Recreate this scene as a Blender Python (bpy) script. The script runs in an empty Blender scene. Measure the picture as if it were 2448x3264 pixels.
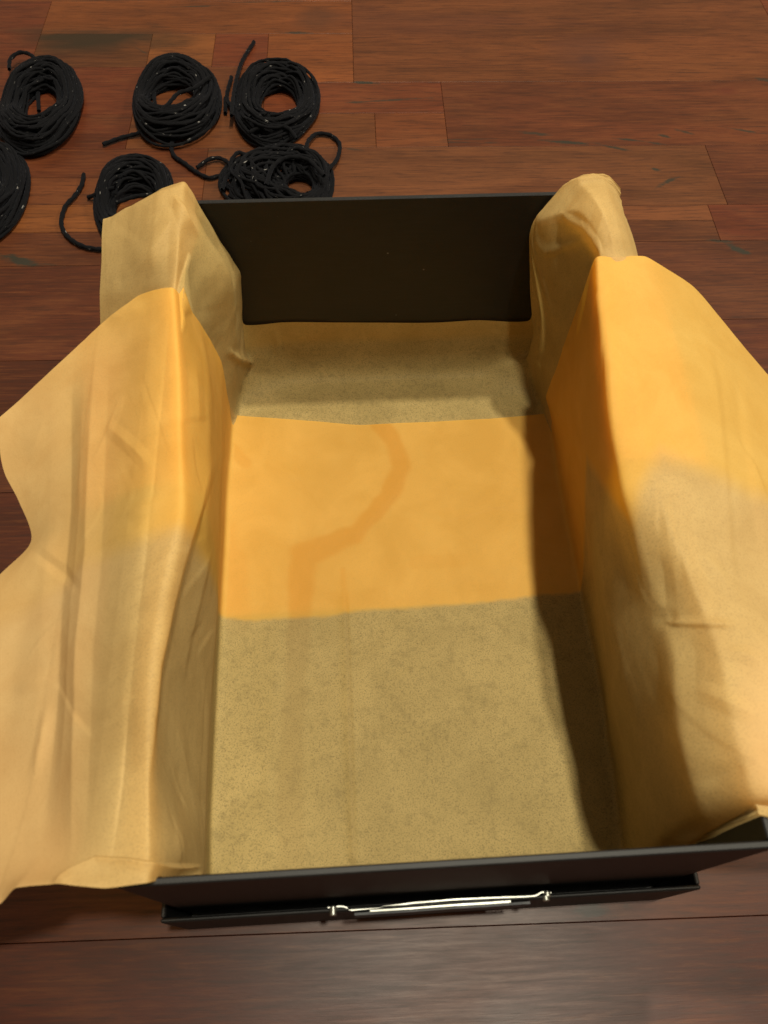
import bpy, math, random
import numpy as np
from mathutils import Vector, Matrix

S = bpy.context.scene
COL = S.collection
rng = np.random.default_rng(7)
random.seed(7)

# ------------------------------------------------------------------ camera
CAM = np.array([-0.0344, -0.0333, 0.506])
RX, RY, RZ, FPX = 0.5304, -0.0164, -0.0573, 2500.7


def rotm(rx, ry, rz):
    cx, sx, cy, sy, cz, sz = math.cos(rx), math.sin(rx), math.cos(ry), math.sin(ry), math.cos(rz), math.sin(rz)
    Rx = np.array([[1, 0, 0], [0, cx, -sx], [0, sx, cx]])
    Ry = np.array([[cy, 0, sy], [0, 1, 0], [-sy, 0, cy]])
    Rz = np.array([[cz, -sz, 0], [sz, cz, 0], [0, 0, 1]])
    return Rz @ Ry @ Rx


MR = rotm(RX, RY, RZ)
cam = bpy.data.cameras.new('camera')
cam.sensor_fit = 'VERTICAL'
cam.sensor_height = 24.0
cam.lens = FPX / 3264 * 24.0
cam.clip_start = 0.01
cam.clip_end = 50
cam.dof.use_dof = True
cam.dof.focus_distance = 0.62
cam.dof.aperture_fstop = 9.0
co = bpy.data.objects.new('camera', cam)
COL.objects.link(co)
co.location = CAM
co.rotation_euler = (RX, RY, RZ)
S.camera = co

# ------------------------------------------------------------------ light
W = bpy.data.worlds.new('World')
S.world = W
W.use_nodes = True
bg = W.node_tree.nodes['Background']
bg.inputs[0].default_value = (1.0, 0.78, 0.52, 1)
bg.inputs[1].default_value = 0.23


def disk(name, loc, size, power, color):  # glowing disk of a ceiling lamp or of the added side fill
    l = bpy.data.lights.new(name, 'AREA')
    l.shape = 'DISK'
    l.size = size
    l.energy = power
    l.color = color
    o = bpy.data.objects.new(name, l)
    COL.objects.link(o)
    o.location = loc
    d = Vector((0, .15, 0)) - Vector(loc)
    o.rotation_euler = d.to_track_quat('-Z', 'Y').to_euler()
    return o


disk('ceiling_lamp', (0.24, 0.0, 2.4), 0.10, 31, (1, .935, .75))
disk('ceiling_lamp', (0.30, 0.85, 2.4), 0.10, 37, (1, .935, .75))

disk('side_fill_lamp', (1.9, .5, 1.75), 0.45, 26, (1, .90, .70))  # unseen soft lamp added to lighten the left inner sides

S.view_settings.view_transform = 'Standard'
S.view_settings.look = 'None'
S.view_settings.exposure = 0.29
S.view_settings.gamma = 1


# ------------------------------------------------------------------ helpers
def ray(px, py):
    return MR @ np.array([(px - 1224) / FPX, -(py - 1632) / FPX, -1.0])


def P(px, py, x=None, y=None, z=None):
    d = ray(px, py)
    if x is not None:
        t = (x - CAM[0]) / d[0]
    elif y is not None:
        t = (y - CAM[1]) / d[1]
    else:
        t = (z - CAM[2]) / d[2]
    return CAM + t * d


def proj(V):
    q = (np.asarray(V) - CAM) @ MR
    return np.stack([1224 + FPX * q[..., 0] / -q[..., 2], 1632 - FPX * q[..., 1] / -q[..., 2]], -1)


def XZ(px, y, z):
    """x of the point at world depth y and height z that the column px of the photo sees"""
    x = 0.0
    for _ in range(12):
        a = proj([x, y, z])[0]
        b = proj([x + 1e-4, y, z])[0]
        x += (px - a) / ((b - a) / 1e-4)
    return np.array([x, y, z])


def prop(o, label=None, cat=None, group=None, kind=None):
    if label:
        o['label'] = label
    if cat:
        o['category'] = cat
    if group:
        o['group'] = group
    if kind:
        o['kind'] = kind
    return o


def mesh_obj(name, V, F, mat, parent=None, smooth=False, loc=None):
    me = bpy.data.meshes.new(name)
    V = np.asarray(V, dtype=float)
    if loc is not None:
        V = V - np.asarray(loc)
    if isinstance(F, np.ndarray) and F.ndim == 2:
        n, k = F.shape
        me.vertices.add(len(V))
        me.vertices.foreach_set('co', V.astype(np.float32).ravel())
        me.loops.add(n * k)
        me.loops.foreach_set('vertex_index', F.astype(np.int32).ravel())
        me.polygons.add(n)
        me.polygons.foreach_set('loop_start', np.arange(0, n * k, k, dtype=np.int32))
        me.polygons.foreach_set('loop_total', np.full(n, k, dtype=np.int32))
        me.update(calc_edges=True)
        me.validate()
    else:
        me.from_pydata([tuple(v) for v in V], [], [list(map(int, f)) for f in F])
    me.materials.append(mat)
    if smooth:
        me.polygons.foreach_set('use_smooth', [True] * len(me.polygons))
    o = bpy.data.objects.new(name, me)
    COL.objects.link(o)
    if loc is not None:
        o.location = loc
    if parent is not None:
        o.parent = parent
    return o


def empty(name, loc):
    o = bpy.data.objects.new(name, None)
    o.empty_display_size = .02
    COL.objects.link(o)
    o.location = loc
    return o


def parent_keep(o, p):
    """child of p, vertices already in world coordinates"""
    o.parent = p
    o.location = -Vector(p.location)


def bevel_box(x0, x1, y0, y1, z0, z1, b):
    """box whose 12 edges are chamfered by b"""
    V = []
    idx = {}
    for ix, (x, sx) in enumerate(((x0, 1), (x1, -1))):
        for iy, (y, sy) in enumerate(((y0, 1), (y1, -1))):
            for iz, (z, sz) in enumerate(((z0, 1), (z1, -1))):
                for a in range(3):
                    q = [x + sx * b, y + sy * b, z + sz * b]
                    q[a] = (x, y, z)[a]
                    idx[(ix, iy, iz, a)] = len(V)
                    V.append(q)
    F = []
    I = lambda x, y, z, a: idx[(x, y, z, a)]
    F.append([I(0, 0, 0, 0), I(0, 0, 1, 0), I(0, 1, 1, 0), I(0, 1, 0, 0)])
    F.append([I(1, 0, 0, 0), I(1, 1, 0, 0), I(1, 1, 1, 0), I(1, 0, 1, 0)])
    F.append([I(0, 0, 0, 1), I(1, 0, 0, 1), I(1, 0, 1, 1), I(0, 0, 1, 1)])
    F.append([I(0, 1, 0, 1), I(0, 1, 1, 1), I(1, 1, 1, 1), I(1, 1, 0, 1)])
    F.append([I(0, 0, 0, 2), I(0, 1, 0, 2), I(1, 1, 0, 2), I(1, 0, 0, 2)])
    F.append([I(0, 0, 1, 2), I(1, 0, 1, 2), I(1, 1, 1, 2), I(0, 1, 1, 2)])
    for i in (0, 1):
        for j in (0, 1):
            F.append([I(i, j, 0, 0), I(i, j, 1, 0), I(i, j, 1, 1), I(i, j, 0, 1)])
            F.append([I(i, 0, j, 0), I(i, 1, j, 0), I(i, 1, j, 2), I(i, 0, j, 2)])
            F.append([I(0, i, j, 1), I(1, i, j, 1), I(1, i, j, 2), I(0, i, j, 2)])
            for k in (0, 1):
                F.append([I(i, j, k, 0), I(i, j, k, 1), I(i, j, k, 2)])
    return V, F


def recalc(o):
    import bmesh
    bm = bmesh.new()
    bm.from_mesh(o.data)
    bmesh.ops.recalc_face_normals(bm, faces=bm.faces)
    bm.to_mesh(o.data)
    bm.free()


# ------------------------------------------------------------------ node helpers
class NT:
    def __init__(s, name):
        s.m = bpy.data.materials.new(name)
        s.m.use_nodes = True
        s.t = s.m.node_tree
        s.t.nodes.clear()
        s.out = s.t.nodes.new('ShaderNodeOutputMaterial')

    def n(s, typ, **kw):
        x = s.t.nodes.new('ShaderNode' + typ)
        for k, v in kw.items():
            setattr(x, k, v)
        return x

    def link(s, a, b):
        s.t.links.new(a, b)

    def put(s, v, sock):
        if hasattr(v, 'is_linked') or isinstance(v, bpy.types.NodeSocket):
            s.link(v, sock)
        else:
            sock.default_value = v

    def math(s, op, a, b=0.0, c=None, clamp=False):
        x = s.n('Math', operation=op, use_clamp=clamp)
        s.put(a, x.inputs[0])
        s.put(b, x.inputs[1])
        if c is not None:
            s.put(c, x.inputs[2])
        return x.outputs[0]

    def mix(s, f, a, b, blend='MIX'):
        x = s.n('Mix', data_type='RGBA', blend_type=blend)
        s.put(f, x.inputs[0])
        s.put(a if not isinstance(a, tuple) else (*a[:3], 1), x.inputs[6])
        s.put(b if not isinstance(b, tuple) else (*b[:3], 1), x.inputs[7])
        return x.outputs[2]

    def noise(s, vec, scale, detail=2, rough=.5, dist=0):
        x = s.n('TexNoise')
        s.link(vec, x.inputs['Vector'])
        x.inputs['Scale'].default_value = scale
        x.inputs['Detail'].default_value = detail
        x.inputs['Roughness'].default_value = rough
        x.inputs['Distortion'].default_value = dist
        return x.outputs['Fac']

    def mapping(s, vec, scale=(1, 1, 1), loc=(0, 0, 0), rot=(0, 0, 0)):
        x = s.n('Mapping')
        s.link(vec, x.inputs[0])
        x.inputs['Location'].default_value = loc
        x.inputs['Rotation'].default_value = rot
        x.inputs['Scale'].default_value = scale
        return x.outputs[0]

    def ramp(s, f, stops):
        x = s.n('MapRange')
        s.link(f, x.inputs[0])
        x.inputs[1].default_value = stops[0]
        x.inputs[2].default_value = stops[1]
        x.inputs[3].default_value = stops[2]
        x.inputs[4].default_value = stops[3]
        return x.outputs[0]

    def bump(s, h, strength, dist):
        x = s.n('Bump')
        s.link(h, x.inputs['Height'])
        x.inputs['Strength'].default_value = strength
        x.inputs['Distance'].default_value = dist
        return x.outputs[0]


# ------------------------------------------------------------------ materials
FLOOR_ROT = -0.0234
# dark gum veins and one plain mark in the timber: (x, y in floor space, half length, half width, angle, strength)
VEINS = []


def add_vein(px0, py0, px1, py1, wpx, k):
    a = P(px0, py0, z=0)
    b = P(px1, py1, z=0)
    c, s_ = math.cos(-FLOOR_ROT), math.sin(-FLOOR_ROT)
    a = (a[0] * c - a[1] * s_, a[0] * s_ + a[1] * c)
    b = (b[0] * c - b[1] * s_, b[0] * s_ + b[1] * c)
    ang = math.atan2(b[1] - a[1], b[0] - a[0])
    VEINS.append(((a[0] + b[0]) / 2, (a[1] + b[1]) / 2, math.hypot(b[0] - a[0], b[1] - a[1]) / 2, wpx / 2700 / 2, ang, k))


for v in [(1075, 258, 1220, 266, 16, 1), (1060, 330, 1400, 310, 10, .8), (880, 103, 985, 105, 16, .9), (540, 22, 720, 18, 7, .9),
          (680, 10, 960, 3, 7, .8), (140, 4, 500, 0, 6, .7), (70, 98, 400, 99, 5, .5),
          (1660, 420, 1745, 428, 16, .8), (1720, 448, 1890, 460, 18, 1), (1880, 455, 2030, 485, 14, .95), (1960, 440, 2110, 458, 12, .9),
          (2100, 428, 2140, 440, 16, .9), (2150, 412, 2225, 430, 16, .9), (2300, 404, 2420, 424, 9, .8), (1380, 446, 1600, 442, 5, .8),
          (1370, 452, 1620, 455, 5, .7), (2065, 530, 2110, 548, 14, .9), (2095, 596, 2165, 562, 16, .9), (2255, 766, 2350, 772, 12, .8),
          (2300, 772, 2410, 820, 22, 1), (0, 815, 130, 842, 34, 1), (120, 838, 190, 846, 10, .5), (2400, 250, 2460, 256, 20, .8),
          (300, 150, 330, 155, 5, .4), (430, 150, 470, 172, 8, .5), (1810, 2893, 1975, 2899, 26, .8), (460, 155, 600, 140, 5, .4),
          (1080, 470, 1150, 478, 10, .6), (560, 425, 1040, 420, 4, .35), (640, 482, 730, 476, 8, .5)]:
    add_vein(*v)


def wood_material():
    t = NT('timber_floor')
    oi = t.n('ObjectInfo')
    geo = t.n('NewGeometry')
    fl = t.mapping(geo.outputs['Position'], rot=(0, 0, -FLOOR_ROT))
    # each plank is cut from a different place of the timber
    off = t.n('VectorMath', operation='SCALE')
    cmb = t.n('CombineXYZ')
    t.link(oi.outputs['Random'], cmb.inputs[0])
    t.link(oi.outputs['Random'], cmb.inputs[1])
    t.link(oi.outputs['Random'], cmb.inputs[2])
    t.link(cmb.outputs[0], off.inputs[0])
    off.inputs['Scale'].default_value = 37.0
    add = t.n('VectorMath', operation='ADD')
    t.link(fl, add.inputs[0])
    t.link(off.outputs[0], add.inputs[1])
    v = add.outputs[0]
    broad = t.noise(t.mapping(v, scale=(4, 26, 8)), 1.0, 4, .6, .8)
    cloud = t.noise(t.mapping(v, scale=(9, 20, 8)), 1.0, 3, .5, .5)
    grain = t.noise(t.mapping(v, scale=(28, 420, 60)), 1.0, 5, .65, .3)
    pores = t.noise(t.mapping(v, scale=(110, 1500, 200)), 1.0, 2, .6)
    col = oi.outputs['Color']
    hsv = t.n('HueSaturation')
    t.link(col, hsv.inputs['Color'])
    hsv.inputs['Saturation'].default_value = .97
    t.link(t.ramp(broad, (.25, .75, .60, 1.50)), hsv.inputs['Value'])
    c = hsv.outputs[0]
    c = t.mix(t.ramp(cloud, (.5, .78, 0, .5)), c, (.11, .034, .010))
    c = t.mix(t.ramp(cloud, (.5, .2, 0, .5)), c, (.062, .017, .008))
    c = t.mix(t.ramp(grain, (.50, .72, 0, .80)), c, (.024, .008, .004))
    c = t.mix(t.ramp(grain, (.48, .25, 0, .38)), c, (.15, .055, .018))
    c = t.mix(t.ramp(pores, (.60, .72, 0, .4)), c, (.022, .009, .006))
    fleck = t.noise(t.mapping(v, scale=(70, 800, 90)), 1.0, 3, .6)
    c = t.mix(t.ramp(fleck, (.62, .70, 0, .5)), c, (.030, .010, .006))
    # veins
    wob = t.noise(t.mapping(fl, scale=(40, 90, 1)), 1.0, 4, .7)
    msum = None
    for (x, y, L, Wd, ang, k) in VEINS:
        sep = t.n('VectorMath', operation='SUBTRACT')
        t.link(fl, sep.inputs[0])
        sep.inputs[1].default_value = (x, y, 0)
        m = t.mapping(sep.outputs[0], scale=(1 / L, 1 / Wd, 0))
        m.node.vector_type = 'TEXTURE'
        m.node.inputs['Rotation'].default_value = (0, 0, ang)
        m.node.inputs['Scale'].default_value = (L, Wd, 1)
        ln = t.n('VectorMath', operation='LENGTH')
        t.link(m, ln.inputs[0])
        d = t.math('ADD', ln.outputs['Value'], t.ramp(wob, (.3, .7, -.75, .75)))
        mk = t.ramp(d, (1.05, .35, 0, k))
        msum = mk if msum is None else t.math('MAXIMUM', msum, mk)
    c = t.mix(msum, c, (.022, .019, .013))
    # a smoky heart streak on one strip and a small knot
    for (px, py, L, Wd, k, cc) in ((1872, 187, .012, .009, .7, (.03, .012, .01)), (1878, 170, .055, .036, .55, (.07, .024, .013)), (2318, 290, .02, .012, .6, (.07, .014, .007)),
                                   (1300, 70, .2, .03, .3, (.07, .022, .012)), (330, 120, .11, .028, .9, (.018, .012, .006)),
                                   (1010, 60, .03, .035, .5, (.05, .02, .01))):
        q = P(px, py, z=0)
        a_ = -FLOOR_ROT
        qx, qy = q[0] * math.cos(a_) - q[1] * math.sin(a_), q[0] * math.sin(a_) + q[1] * math.cos(a_)
        sep = t.n('VectorMath', operation='SUBTRACT')
        t.link(fl, sep.inputs[0])
        sep.inputs[1].default_value = (qx, qy, 0)
        m = t.mapping(sep.outputs[0])
        m.node.vector_type = 'TEXTURE'
        m.node.inputs['Scale'].default_value = (L, Wd, 1)
        ln = t.n('VectorMath', operation='LENGTH')
        t.link(m, ln.inputs[0])
        d = t.math('ADD', ln.outputs['Value'], t.ramp(cloud, (.3, .7, -.35, .35)))
        c = t.mix(t.ramp(d, (1.1, .3, 0, k)), c, cc)
    b = t.n('BsdfPrincipled')
    t.link(c, b.inputs['Base Color'])
    rr = t.math('ADD', t.ramp(grain, (.3, .7, .36, .42)), t.ramp(cloud, (.3, .7, -.03, .05)))
    t.link(rr, b.inputs['Roughness'])
    b.inputs['Specular IOR Level'].default_value = .30
    h = t.math('ADD', t.math('MULTIPLY', grain, .6), t.math('MULTIPLY', pores, -.5))
    t.link(t.bump(h, .14, .0006), b.inputs['Normal'])
    t.link(b.outputs[0], t.out.inputs[0])
    return t.m


def simple(name, color, rough, spec=.5, metal=0, bumpscale=None, bstr=.2, var=0.0, bdist=.0004):
    t = NT(name)
    b = t.n('BsdfPrincipled')
    geo = t.n('NewGeometry')
    if var:
        nn = t.noise(geo.outputs['Position'], 60, 4, .6)
        c = t.mix(t.ramp(nn, (.3, .7, 0, 1)), tuple(x * (1 - var) for x in color), tuple(x * (1 + var) for x in color))
        t.link(c, b.inputs['Base Color'])
        t.link(t.ramp(nn, (.3, .7, rough - .07, rough + .07)), b.inputs['Roughness'])
    else:
        b.inputs['Base Color'].default_value = (*color, 1)
        b.inputs['Roughness'].default_value = rough
    b.inputs['Specular IOR Level'].default_value = spec
    b.inputs['Metallic'].default_value = metal
    if bumpscale:
        t.link(t.bump(t.noise(geo.outputs['Position'], bumpscale, 3, .6), bstr, bdist), b.inputs['Normal'])
    t.link(b.outputs[0], t.out.inputs[0])
    return t.m


def cardboard():
    t = NT('black_cardboard')
    b = t.n('BsdfPrincipled')
    geo = t.n('NewGeometry')
    pos = geo.outputs['Position']
    nn = t.noise(pos, 40, 4, .6)
    lin = t.noise(t.mapping(pos, scale=(40, 40, 500)), 1, 3, .5)
    c = t.mix(t.ramp(nn, (.3, .7, 0, 1)), (.0028, .0027, .0029), (.0050, .0048, .0052))
    c = t.mix(t.ramp(lin, (.45, .8, 0, .35)), c, (.012, .011, .0105))
    v = t.n('TexVoronoi')
    t.link(pos, v.inputs['Vector'])
    v.inputs['Scale'].default_value = 45
    dust = t.ramp(v.outputs['Distance'], (.035, .02, 0, .8))
    c = t.mix(dust, c, (.12, .11, .1))
    t.link(c, b.inputs['Base Color'])
    b.inputs['Roughness'].default_value = .55
    b.inputs['Specular IOR Level'].default_value = .35
    fine = t.noise(pos, 1600, 2, .6)
    t.link(t.bump(t.math('ADD', fine, t.math('MULTIPLY', lin, .4)), .3, .0003), b.inputs['Normal'])
    t.link(b.outputs[0], t.out.inputs[0])
    return t.m


def tissue(name):
    """Tissue paper. The colour attribute 'layers' says how many sheets lie under each other there
    (r: doubled, so more saturated orange; g: hanging free of the dark box, paler peach with backlight painted in; b: a third, folded layer)."""
    t = NT(name)
    at = t.n('Attribute', attribute_name='layers')
    sp = t.n('SeparateColor')
    t.link(at.outputs['Color'], sp.inputs[0])
    geo = t.n('NewGeometry')
    pos = geo.outputs['Position']
    fib = t.noise(pos, 1050, 1.5, .6)
    fib2 = t.noise(pos, 1700, 2, .6)
    mot = t.noise(pos, 190, 3, .6)
    cloud = t.noise(pos, 24, 4, .6, .6)
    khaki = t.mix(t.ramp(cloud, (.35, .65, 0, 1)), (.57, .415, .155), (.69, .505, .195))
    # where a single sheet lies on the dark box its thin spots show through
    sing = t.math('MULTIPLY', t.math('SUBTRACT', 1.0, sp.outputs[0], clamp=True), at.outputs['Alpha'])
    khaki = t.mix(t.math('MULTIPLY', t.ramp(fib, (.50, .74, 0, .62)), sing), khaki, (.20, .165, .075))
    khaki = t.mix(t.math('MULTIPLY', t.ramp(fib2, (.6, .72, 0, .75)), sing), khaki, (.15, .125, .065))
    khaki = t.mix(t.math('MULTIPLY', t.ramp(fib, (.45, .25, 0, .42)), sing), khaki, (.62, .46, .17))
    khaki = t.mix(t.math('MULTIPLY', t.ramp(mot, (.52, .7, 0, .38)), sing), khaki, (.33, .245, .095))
    peach = t.mix(t.ramp(cloud, (.35, .65, 0, 1)), (.82, .515, .21), (.90, .60, .26))
    orange = t.mix(t.ramp(cloud, (.35, .65, 0, 1)), (.84, .495, .098), (.90, .555, .125))
    c = t.mix(sp.outputs[1], khaki, peach)
    c = t.mix(sp.outputs[0], c, orange)
    c = t.mix(t.math('MULTIPLY', sp.outputs[2], .55), c, t.mix(sp.outputs[0], (.40, .255, .085), (.80, .385, .045)))
    c = t.mix(t.ramp(fib, (.5, .8, 0, .16)), c, (.45, .25, .07))
    c = t.mix(t.ramp(fib2, (.63, .75, 0, .22)), c, (.95, .7, .3))
    d = t.n('BsdfPrincipled')
    t.link(c, d.inputs['Base Color'])
    d.inputs['Roughness'].default_value = .62
    d.inputs['Specular IOR Level'].default_value = .22
    tr = t.n('BsdfTranslucent')
    hs = t.n('HueSaturation')
    t.link(c, hs.inputs['Color'])
    hs.inputs['Saturation'].default_value = 1.12
    t.link(hs.outputs[0], tr.inputs['Color'])
    bn = t.bump(t.math('ADD', t.math('MULTIPLY', fib, .35), t.math('MULTIPLY', cloud, 2.5)), .30, .0007)
    t.link(bn, d.inputs['Normal'])
    t.link(bn, tr.inputs['Normal'])
    mx = t.n('MixShader')
    mx.inputs[0].default_value = .54
    t.link(d.outputs[0], mx.inputs[1])
    t.link(tr.outputs[0], mx.inputs[2])
    t.link(mx.outputs[0], t.out.inputs[0])
    return t.m


def yarn_mat():
    t = NT('black_glitter_yarn')
    geo = t.n('NewGeometry')
    uv = t.n('UVMap')
    b = t.n('BsdfPrincipled')
    fz = t.noise(geo.outputs['Position'], 900, 3, .7)
    c = t.mix(fz, (.0006, .0006, .0009), (.0026, .0026, .0038))
    # silver thread surfacing along the strand as short dashes
    g = t.noise(t.mapping(uv.outputs[0], scale=(1, 1, 1)), 1.0, 1, .5)
    dash = t.ramp(g, (.73, .80, 0, .40))
    c = t.mix(dash, c, (.75, .72, .68))
    t.link(c, b.inputs['Base Color'])
    t.link(dash, b.inputs['Metallic'])
    t.link(t.ramp(dash, (0, 1, .85, .32)), b.inputs['Roughness'])
    b.inputs['Specular IOR Level'].default_value = .12
    b.inputs['Sheen Weight'].default_value = .03
    b.inputs['Sheen Roughness'].default_value = .5
    b.inputs['Sheen Tint'].default_value = (.7, .75, 1, 1)
    t.link(t.bump(fz, .5, .001), b.inputs['Normal'])
    t.link(b.outputs[0], t.out.inputs[0])
    return t.m


M_WOOD = wood_material()
M_CARD = cardboard()
M_PAPER = tissue('orange_tissue_paper')
M_YARN = yarn_mat()
M_GAP = simple('dark_joint', (.012, .006, .004), .9)
M_STEEL = simple('nickel_plate', (.33, .33, .30), .42, metal=1, bumpscale=300, bstr=.15, var=.15)
M_PIPING = simple('blue_black_binding', (.010, .012, .020), .5, bumpscale=900, bstr=.3, var=.2)

# ------------------------------------------------------------------ floor
floor = mesh_obj('floor', [(-3, -2, -.012), (3, -2, -.012), (3, 4, -.012), (-3, 4, -.012)], [[0, 1, 2, 3]], M_GAP)
prop(floor, kind='structure')
RED, DRK, LIT, ORG, BRN, PUR = (.105, .026, .011), (.030, .017, .008), (.165, .062, .020), (.150, .048, .014), (.105, .036, .015), (.070, .020, .011)
PL = [  # x0, x1, y0, y1, colour; shade painted in left of and before the box
    (-.030, .472, .811, 1.03, BRN), (.472, 1.2, .811, 1.03, RED), (-.388, -.030, .908, .979, ORG), (-1.1, -.388, .908, .979, RED), (-1.1, -.12, .979, 1.06, ORG), (-.12, -.030, .979, 1.06, ORG),
    (-1.1, -.388, .8413, .908, RED), (-.388, -.2605, .8413, .908, (.085, .032, .013)), (-.2605, -.188, .8413, .908, LIT), (-.188, -.127, .8413, .908, (.10, .024, .010)), (-.127, -.030, .811, .908, ORG),
    (-1.1, -.2605, .755, .8413, RED), (-.2605, -.127, .755, .8413, BRN), (-.127, .066, .755, .811, RED), (.066, 1.2, .697, .811, (.090, .027, .013)),
    (-1.1, -.264, .697, .755, (.085, .022, .010)), (-.264, -.0085, .697, .755, (.11, .040, .016)), (-.0085, .066, .697, .755, (.12, .038, .015)),
    (-1.1, -.18, .652, .697, (.10, .030, .013)), (-1.1, -.18, .612, .652, BRN), (-.18, .334, .604, .697, (.100, .040, .021)), (.334, 1.2, .604, .697, (.075, .023, .013)),
    (-1.1, -.22, .573, .612, LIT), (-.22, .1, .573, .604, BRN), (.1, .314, .5815, .604, (.11, .042, .021)), (.1, .314, .5527, .5815, (.075, .027, .015)), (.314, 1.2, .5527, .604, (.095, .024, .013)),
    (-1.1, .1, .5285, .573, (.068, .022, .011)), (-1.1, -.02, .416, .5285, PUR), (-.02, .1, .416, .5285, PUR),
    (.1, 1.2, .452, .5527, (.075, .026, .017)), (.1, 1.2, .355, .452, (.068, .02, .013)), (-1.1, .1, .286, .416, (.062, .018, .010)), (.1, 1.2, .25, .355, (.07, .02, .012)),
    (-1.1, .1, .16, .286, (.055, .015, .009)), (.1, 1.2, .12, .25, PUR), (-1.1, .9, -.0135, .12, (.075, .022, .012)), (-1.1, .1, .12, .16, (.055, .015, .009)),
    (-1.1, .9, -.14, -.0135, (.060, .014, .008)), (.9, 1.2, -.14, -.0135, (.10, .034, .016)), (-1.1, .0, -.30, -.14, BRN), (.0, 1.2, -.30, -.14, RED), (-1.1, 1.2, -.44, -.30, PUR),
    (-1.1, .25, 1.06, 1.16, BRN), (.25, 1.2, 1.03, 1.16, ORG), (-.120, .25, 1.03, 1.06, RED)]
for x0, x1, y0, y1, c in PL:
    g = .00018
    c = (c[0] * .78, c[1] * .62, c[2] * .36)
    V, F = bevel_box(x0 + g, x1 - g, y0 + g, y1 - g, -.010 + rng.uniform(-.00005, .00005), rng.uniform(-.00006, 0), .00022)
    o = mesh_obj('plank', V, F, M_WOOD, floor)
    recalc(o)
    o.rotation_euler = (0, 0, FLOOR_ROT)
    o.color = (*c, 1)

# ------------------------------------------------------------------ the box and the lid it stands in
BX, BL, BH, TH = .130, .399, .172, .003
box = empty('storage_box', (0, .2, .003))
prop(box, 'large open black cardboard box lined with orange tissue paper, standing in its lid', 'box')


def panel(name, x0, x1, y0, y1, z0, z1, parent, mat=M_CARD, b=.0006, label=None):
    V, F = bevel_box(x0, x1, y0, y1, z0, z1, b)
    o = mesh_obj(name, V, F, mat)
    recalc(o)
    parent_keep(o, parent)
    if label:
        o['label'] = label
    return o


panel('back_wall', -BX, BX, BL - TH, BL, .003, BH, box)
panel('front_wall', -BX, BX, 0, TH, .003, BH, box)
panel('side_wall', -BX, -BX + TH, TH + .0001, BL - TH - .0001, .003, BH - .0004, box)
panel('side_wall', BX - TH, BX, TH + .0001, BL - TH - .0001, .003, BH - .0004, box)
panel('base', -BX + TH, BX - TH, TH, BL - TH, .003, .0055, box)

RH, RE = .0665, .0066
lid = empty('box_lid', (0, .2, 0))
prop(lid, 'shallow black lid turned up under the black box, with a metal card holder in front', 'lid')
panel('front_rim', -BX - RE, BX + RE, -RE, -RE + .0022, 0, RH, lid, b=.0008)
panel('back_rim', -BX - RE, BX + RE, BL + RE - .0022, BL + RE, 0, RH, lid, b=.0008)
panel('side_rim', -BX - RE, -BX - RE + .0022, -RE + .0023, BL + RE - .0023, 0, RH - .0003, lid, b=.0006)
panel('side_rim', BX + RE - .0022, BX + RE, -RE + .0023, BL + RE - .0023, 0, RH - .0003, lid, b=.0006)
panel('top_panel', -BX - RE + .0023, BX + RE - .0023, -RE + .0023, BL + RE - .0023, .0002, .0025, lid)


def tube(path, r, nseg=8, caps=True, prof=None):
    path = np.asarray(path, float)
    n = len(path)
    T = np.gradient(path, axis=0)
    T /= np.linalg.norm(T, axis=1, keepdims=True) + 1e-12
    up = np.array([0, 0, 1.0])
    N = np.cross(T, up)
    bad = np.linalg.norm(N, axis=1) < 1e-3
    N[bad] = [1, 0, 0]
    N /= np.linalg.norm(N, axis=1, keepdims=True)
    B = np.cross(T, N)
    a = np.linspace(0, 2 * math.pi, nseg, endpoint=False)
    rr = np.broadcast_to(np.asarray(r, float), (n,))[:, None] * (prof if prof is not None else np.ones((n, nseg)))
    V = path[:, None, :] + rr[..., None] * (np.cos(a)[None, :, None] * N[:, None, :] + np.sin(a)[None, :, None] * B[:, None, :])
    i = np.arange(n - 1)[:, None] * nseg
    j = np.arange(nseg)[None, :]
    k = (j + 1) % nseg
    F = np.stack([i + j, i + k, i + nseg + k, i + nseg + j], -1).reshape(-1, 4)
    return V.reshape(-1, 3), F


# metal card holder riveted to the lid's front, seen from above
holder = empty('holder_tmp', (0, 0, 0))
bpy.data.objects.remove(holder)
HZ = .0665


def ribbon(pts, depth, thick, name, mat):
    """bent metal strip: outline points in plan (x, y), height depth below HZ"""
    pts = np.asarray(pts, float)
    d = np.gradient(pts, axis=0)
    d /= np.linalg.norm(d, axis=1, keepdims=True)
    nrm = np.stack([-d[:, 1], d[:, 0]], 1) * thick / 2
    a, b = pts + nrm, pts - nrm
    n = len(pts)
    V = [(*p, HZ) for p in a] + [(*p, HZ) for p in b] + [(*p, HZ - depth) for p in a] + [(*p, HZ - depth) for p in b]
    F = []
    for i in range(n - 1):
        F += [[i, i + 1, n + i + 1, n + i], [2 * n + i, 3 * n + i, 3 * n + i + 1, 2 * n + i + 1],
              [i, 2 * n + i, 2 * n + i + 1, i + 1], [n + i, n + i + 1, 3 * n + i + 1, 3 * n + i]]
    for i in (0, n - 1):
        F.append([i, n + i, 3 * n + i, 2 * n + i])
    o = mesh_obj(name, V, F, mat)
    recalc(o)
    parent_keep(o, lid)
    return o


def hp(px, py):
    q = P(px, py, z=HZ)
    return (q[0], q[1])


def dens(pl, n=60):
    pl = np.asarray(pl, float)
    s = np.r_[0, np.cumsum(np.linalg.norm(np.diff(pl, axis=0), axis=1))]
    t = np.linspace(0, s[-1], n)
    return np.stack([np.interp(t, s, pl[:, k]) for k in range(pl.shape[1])], 1)


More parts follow.
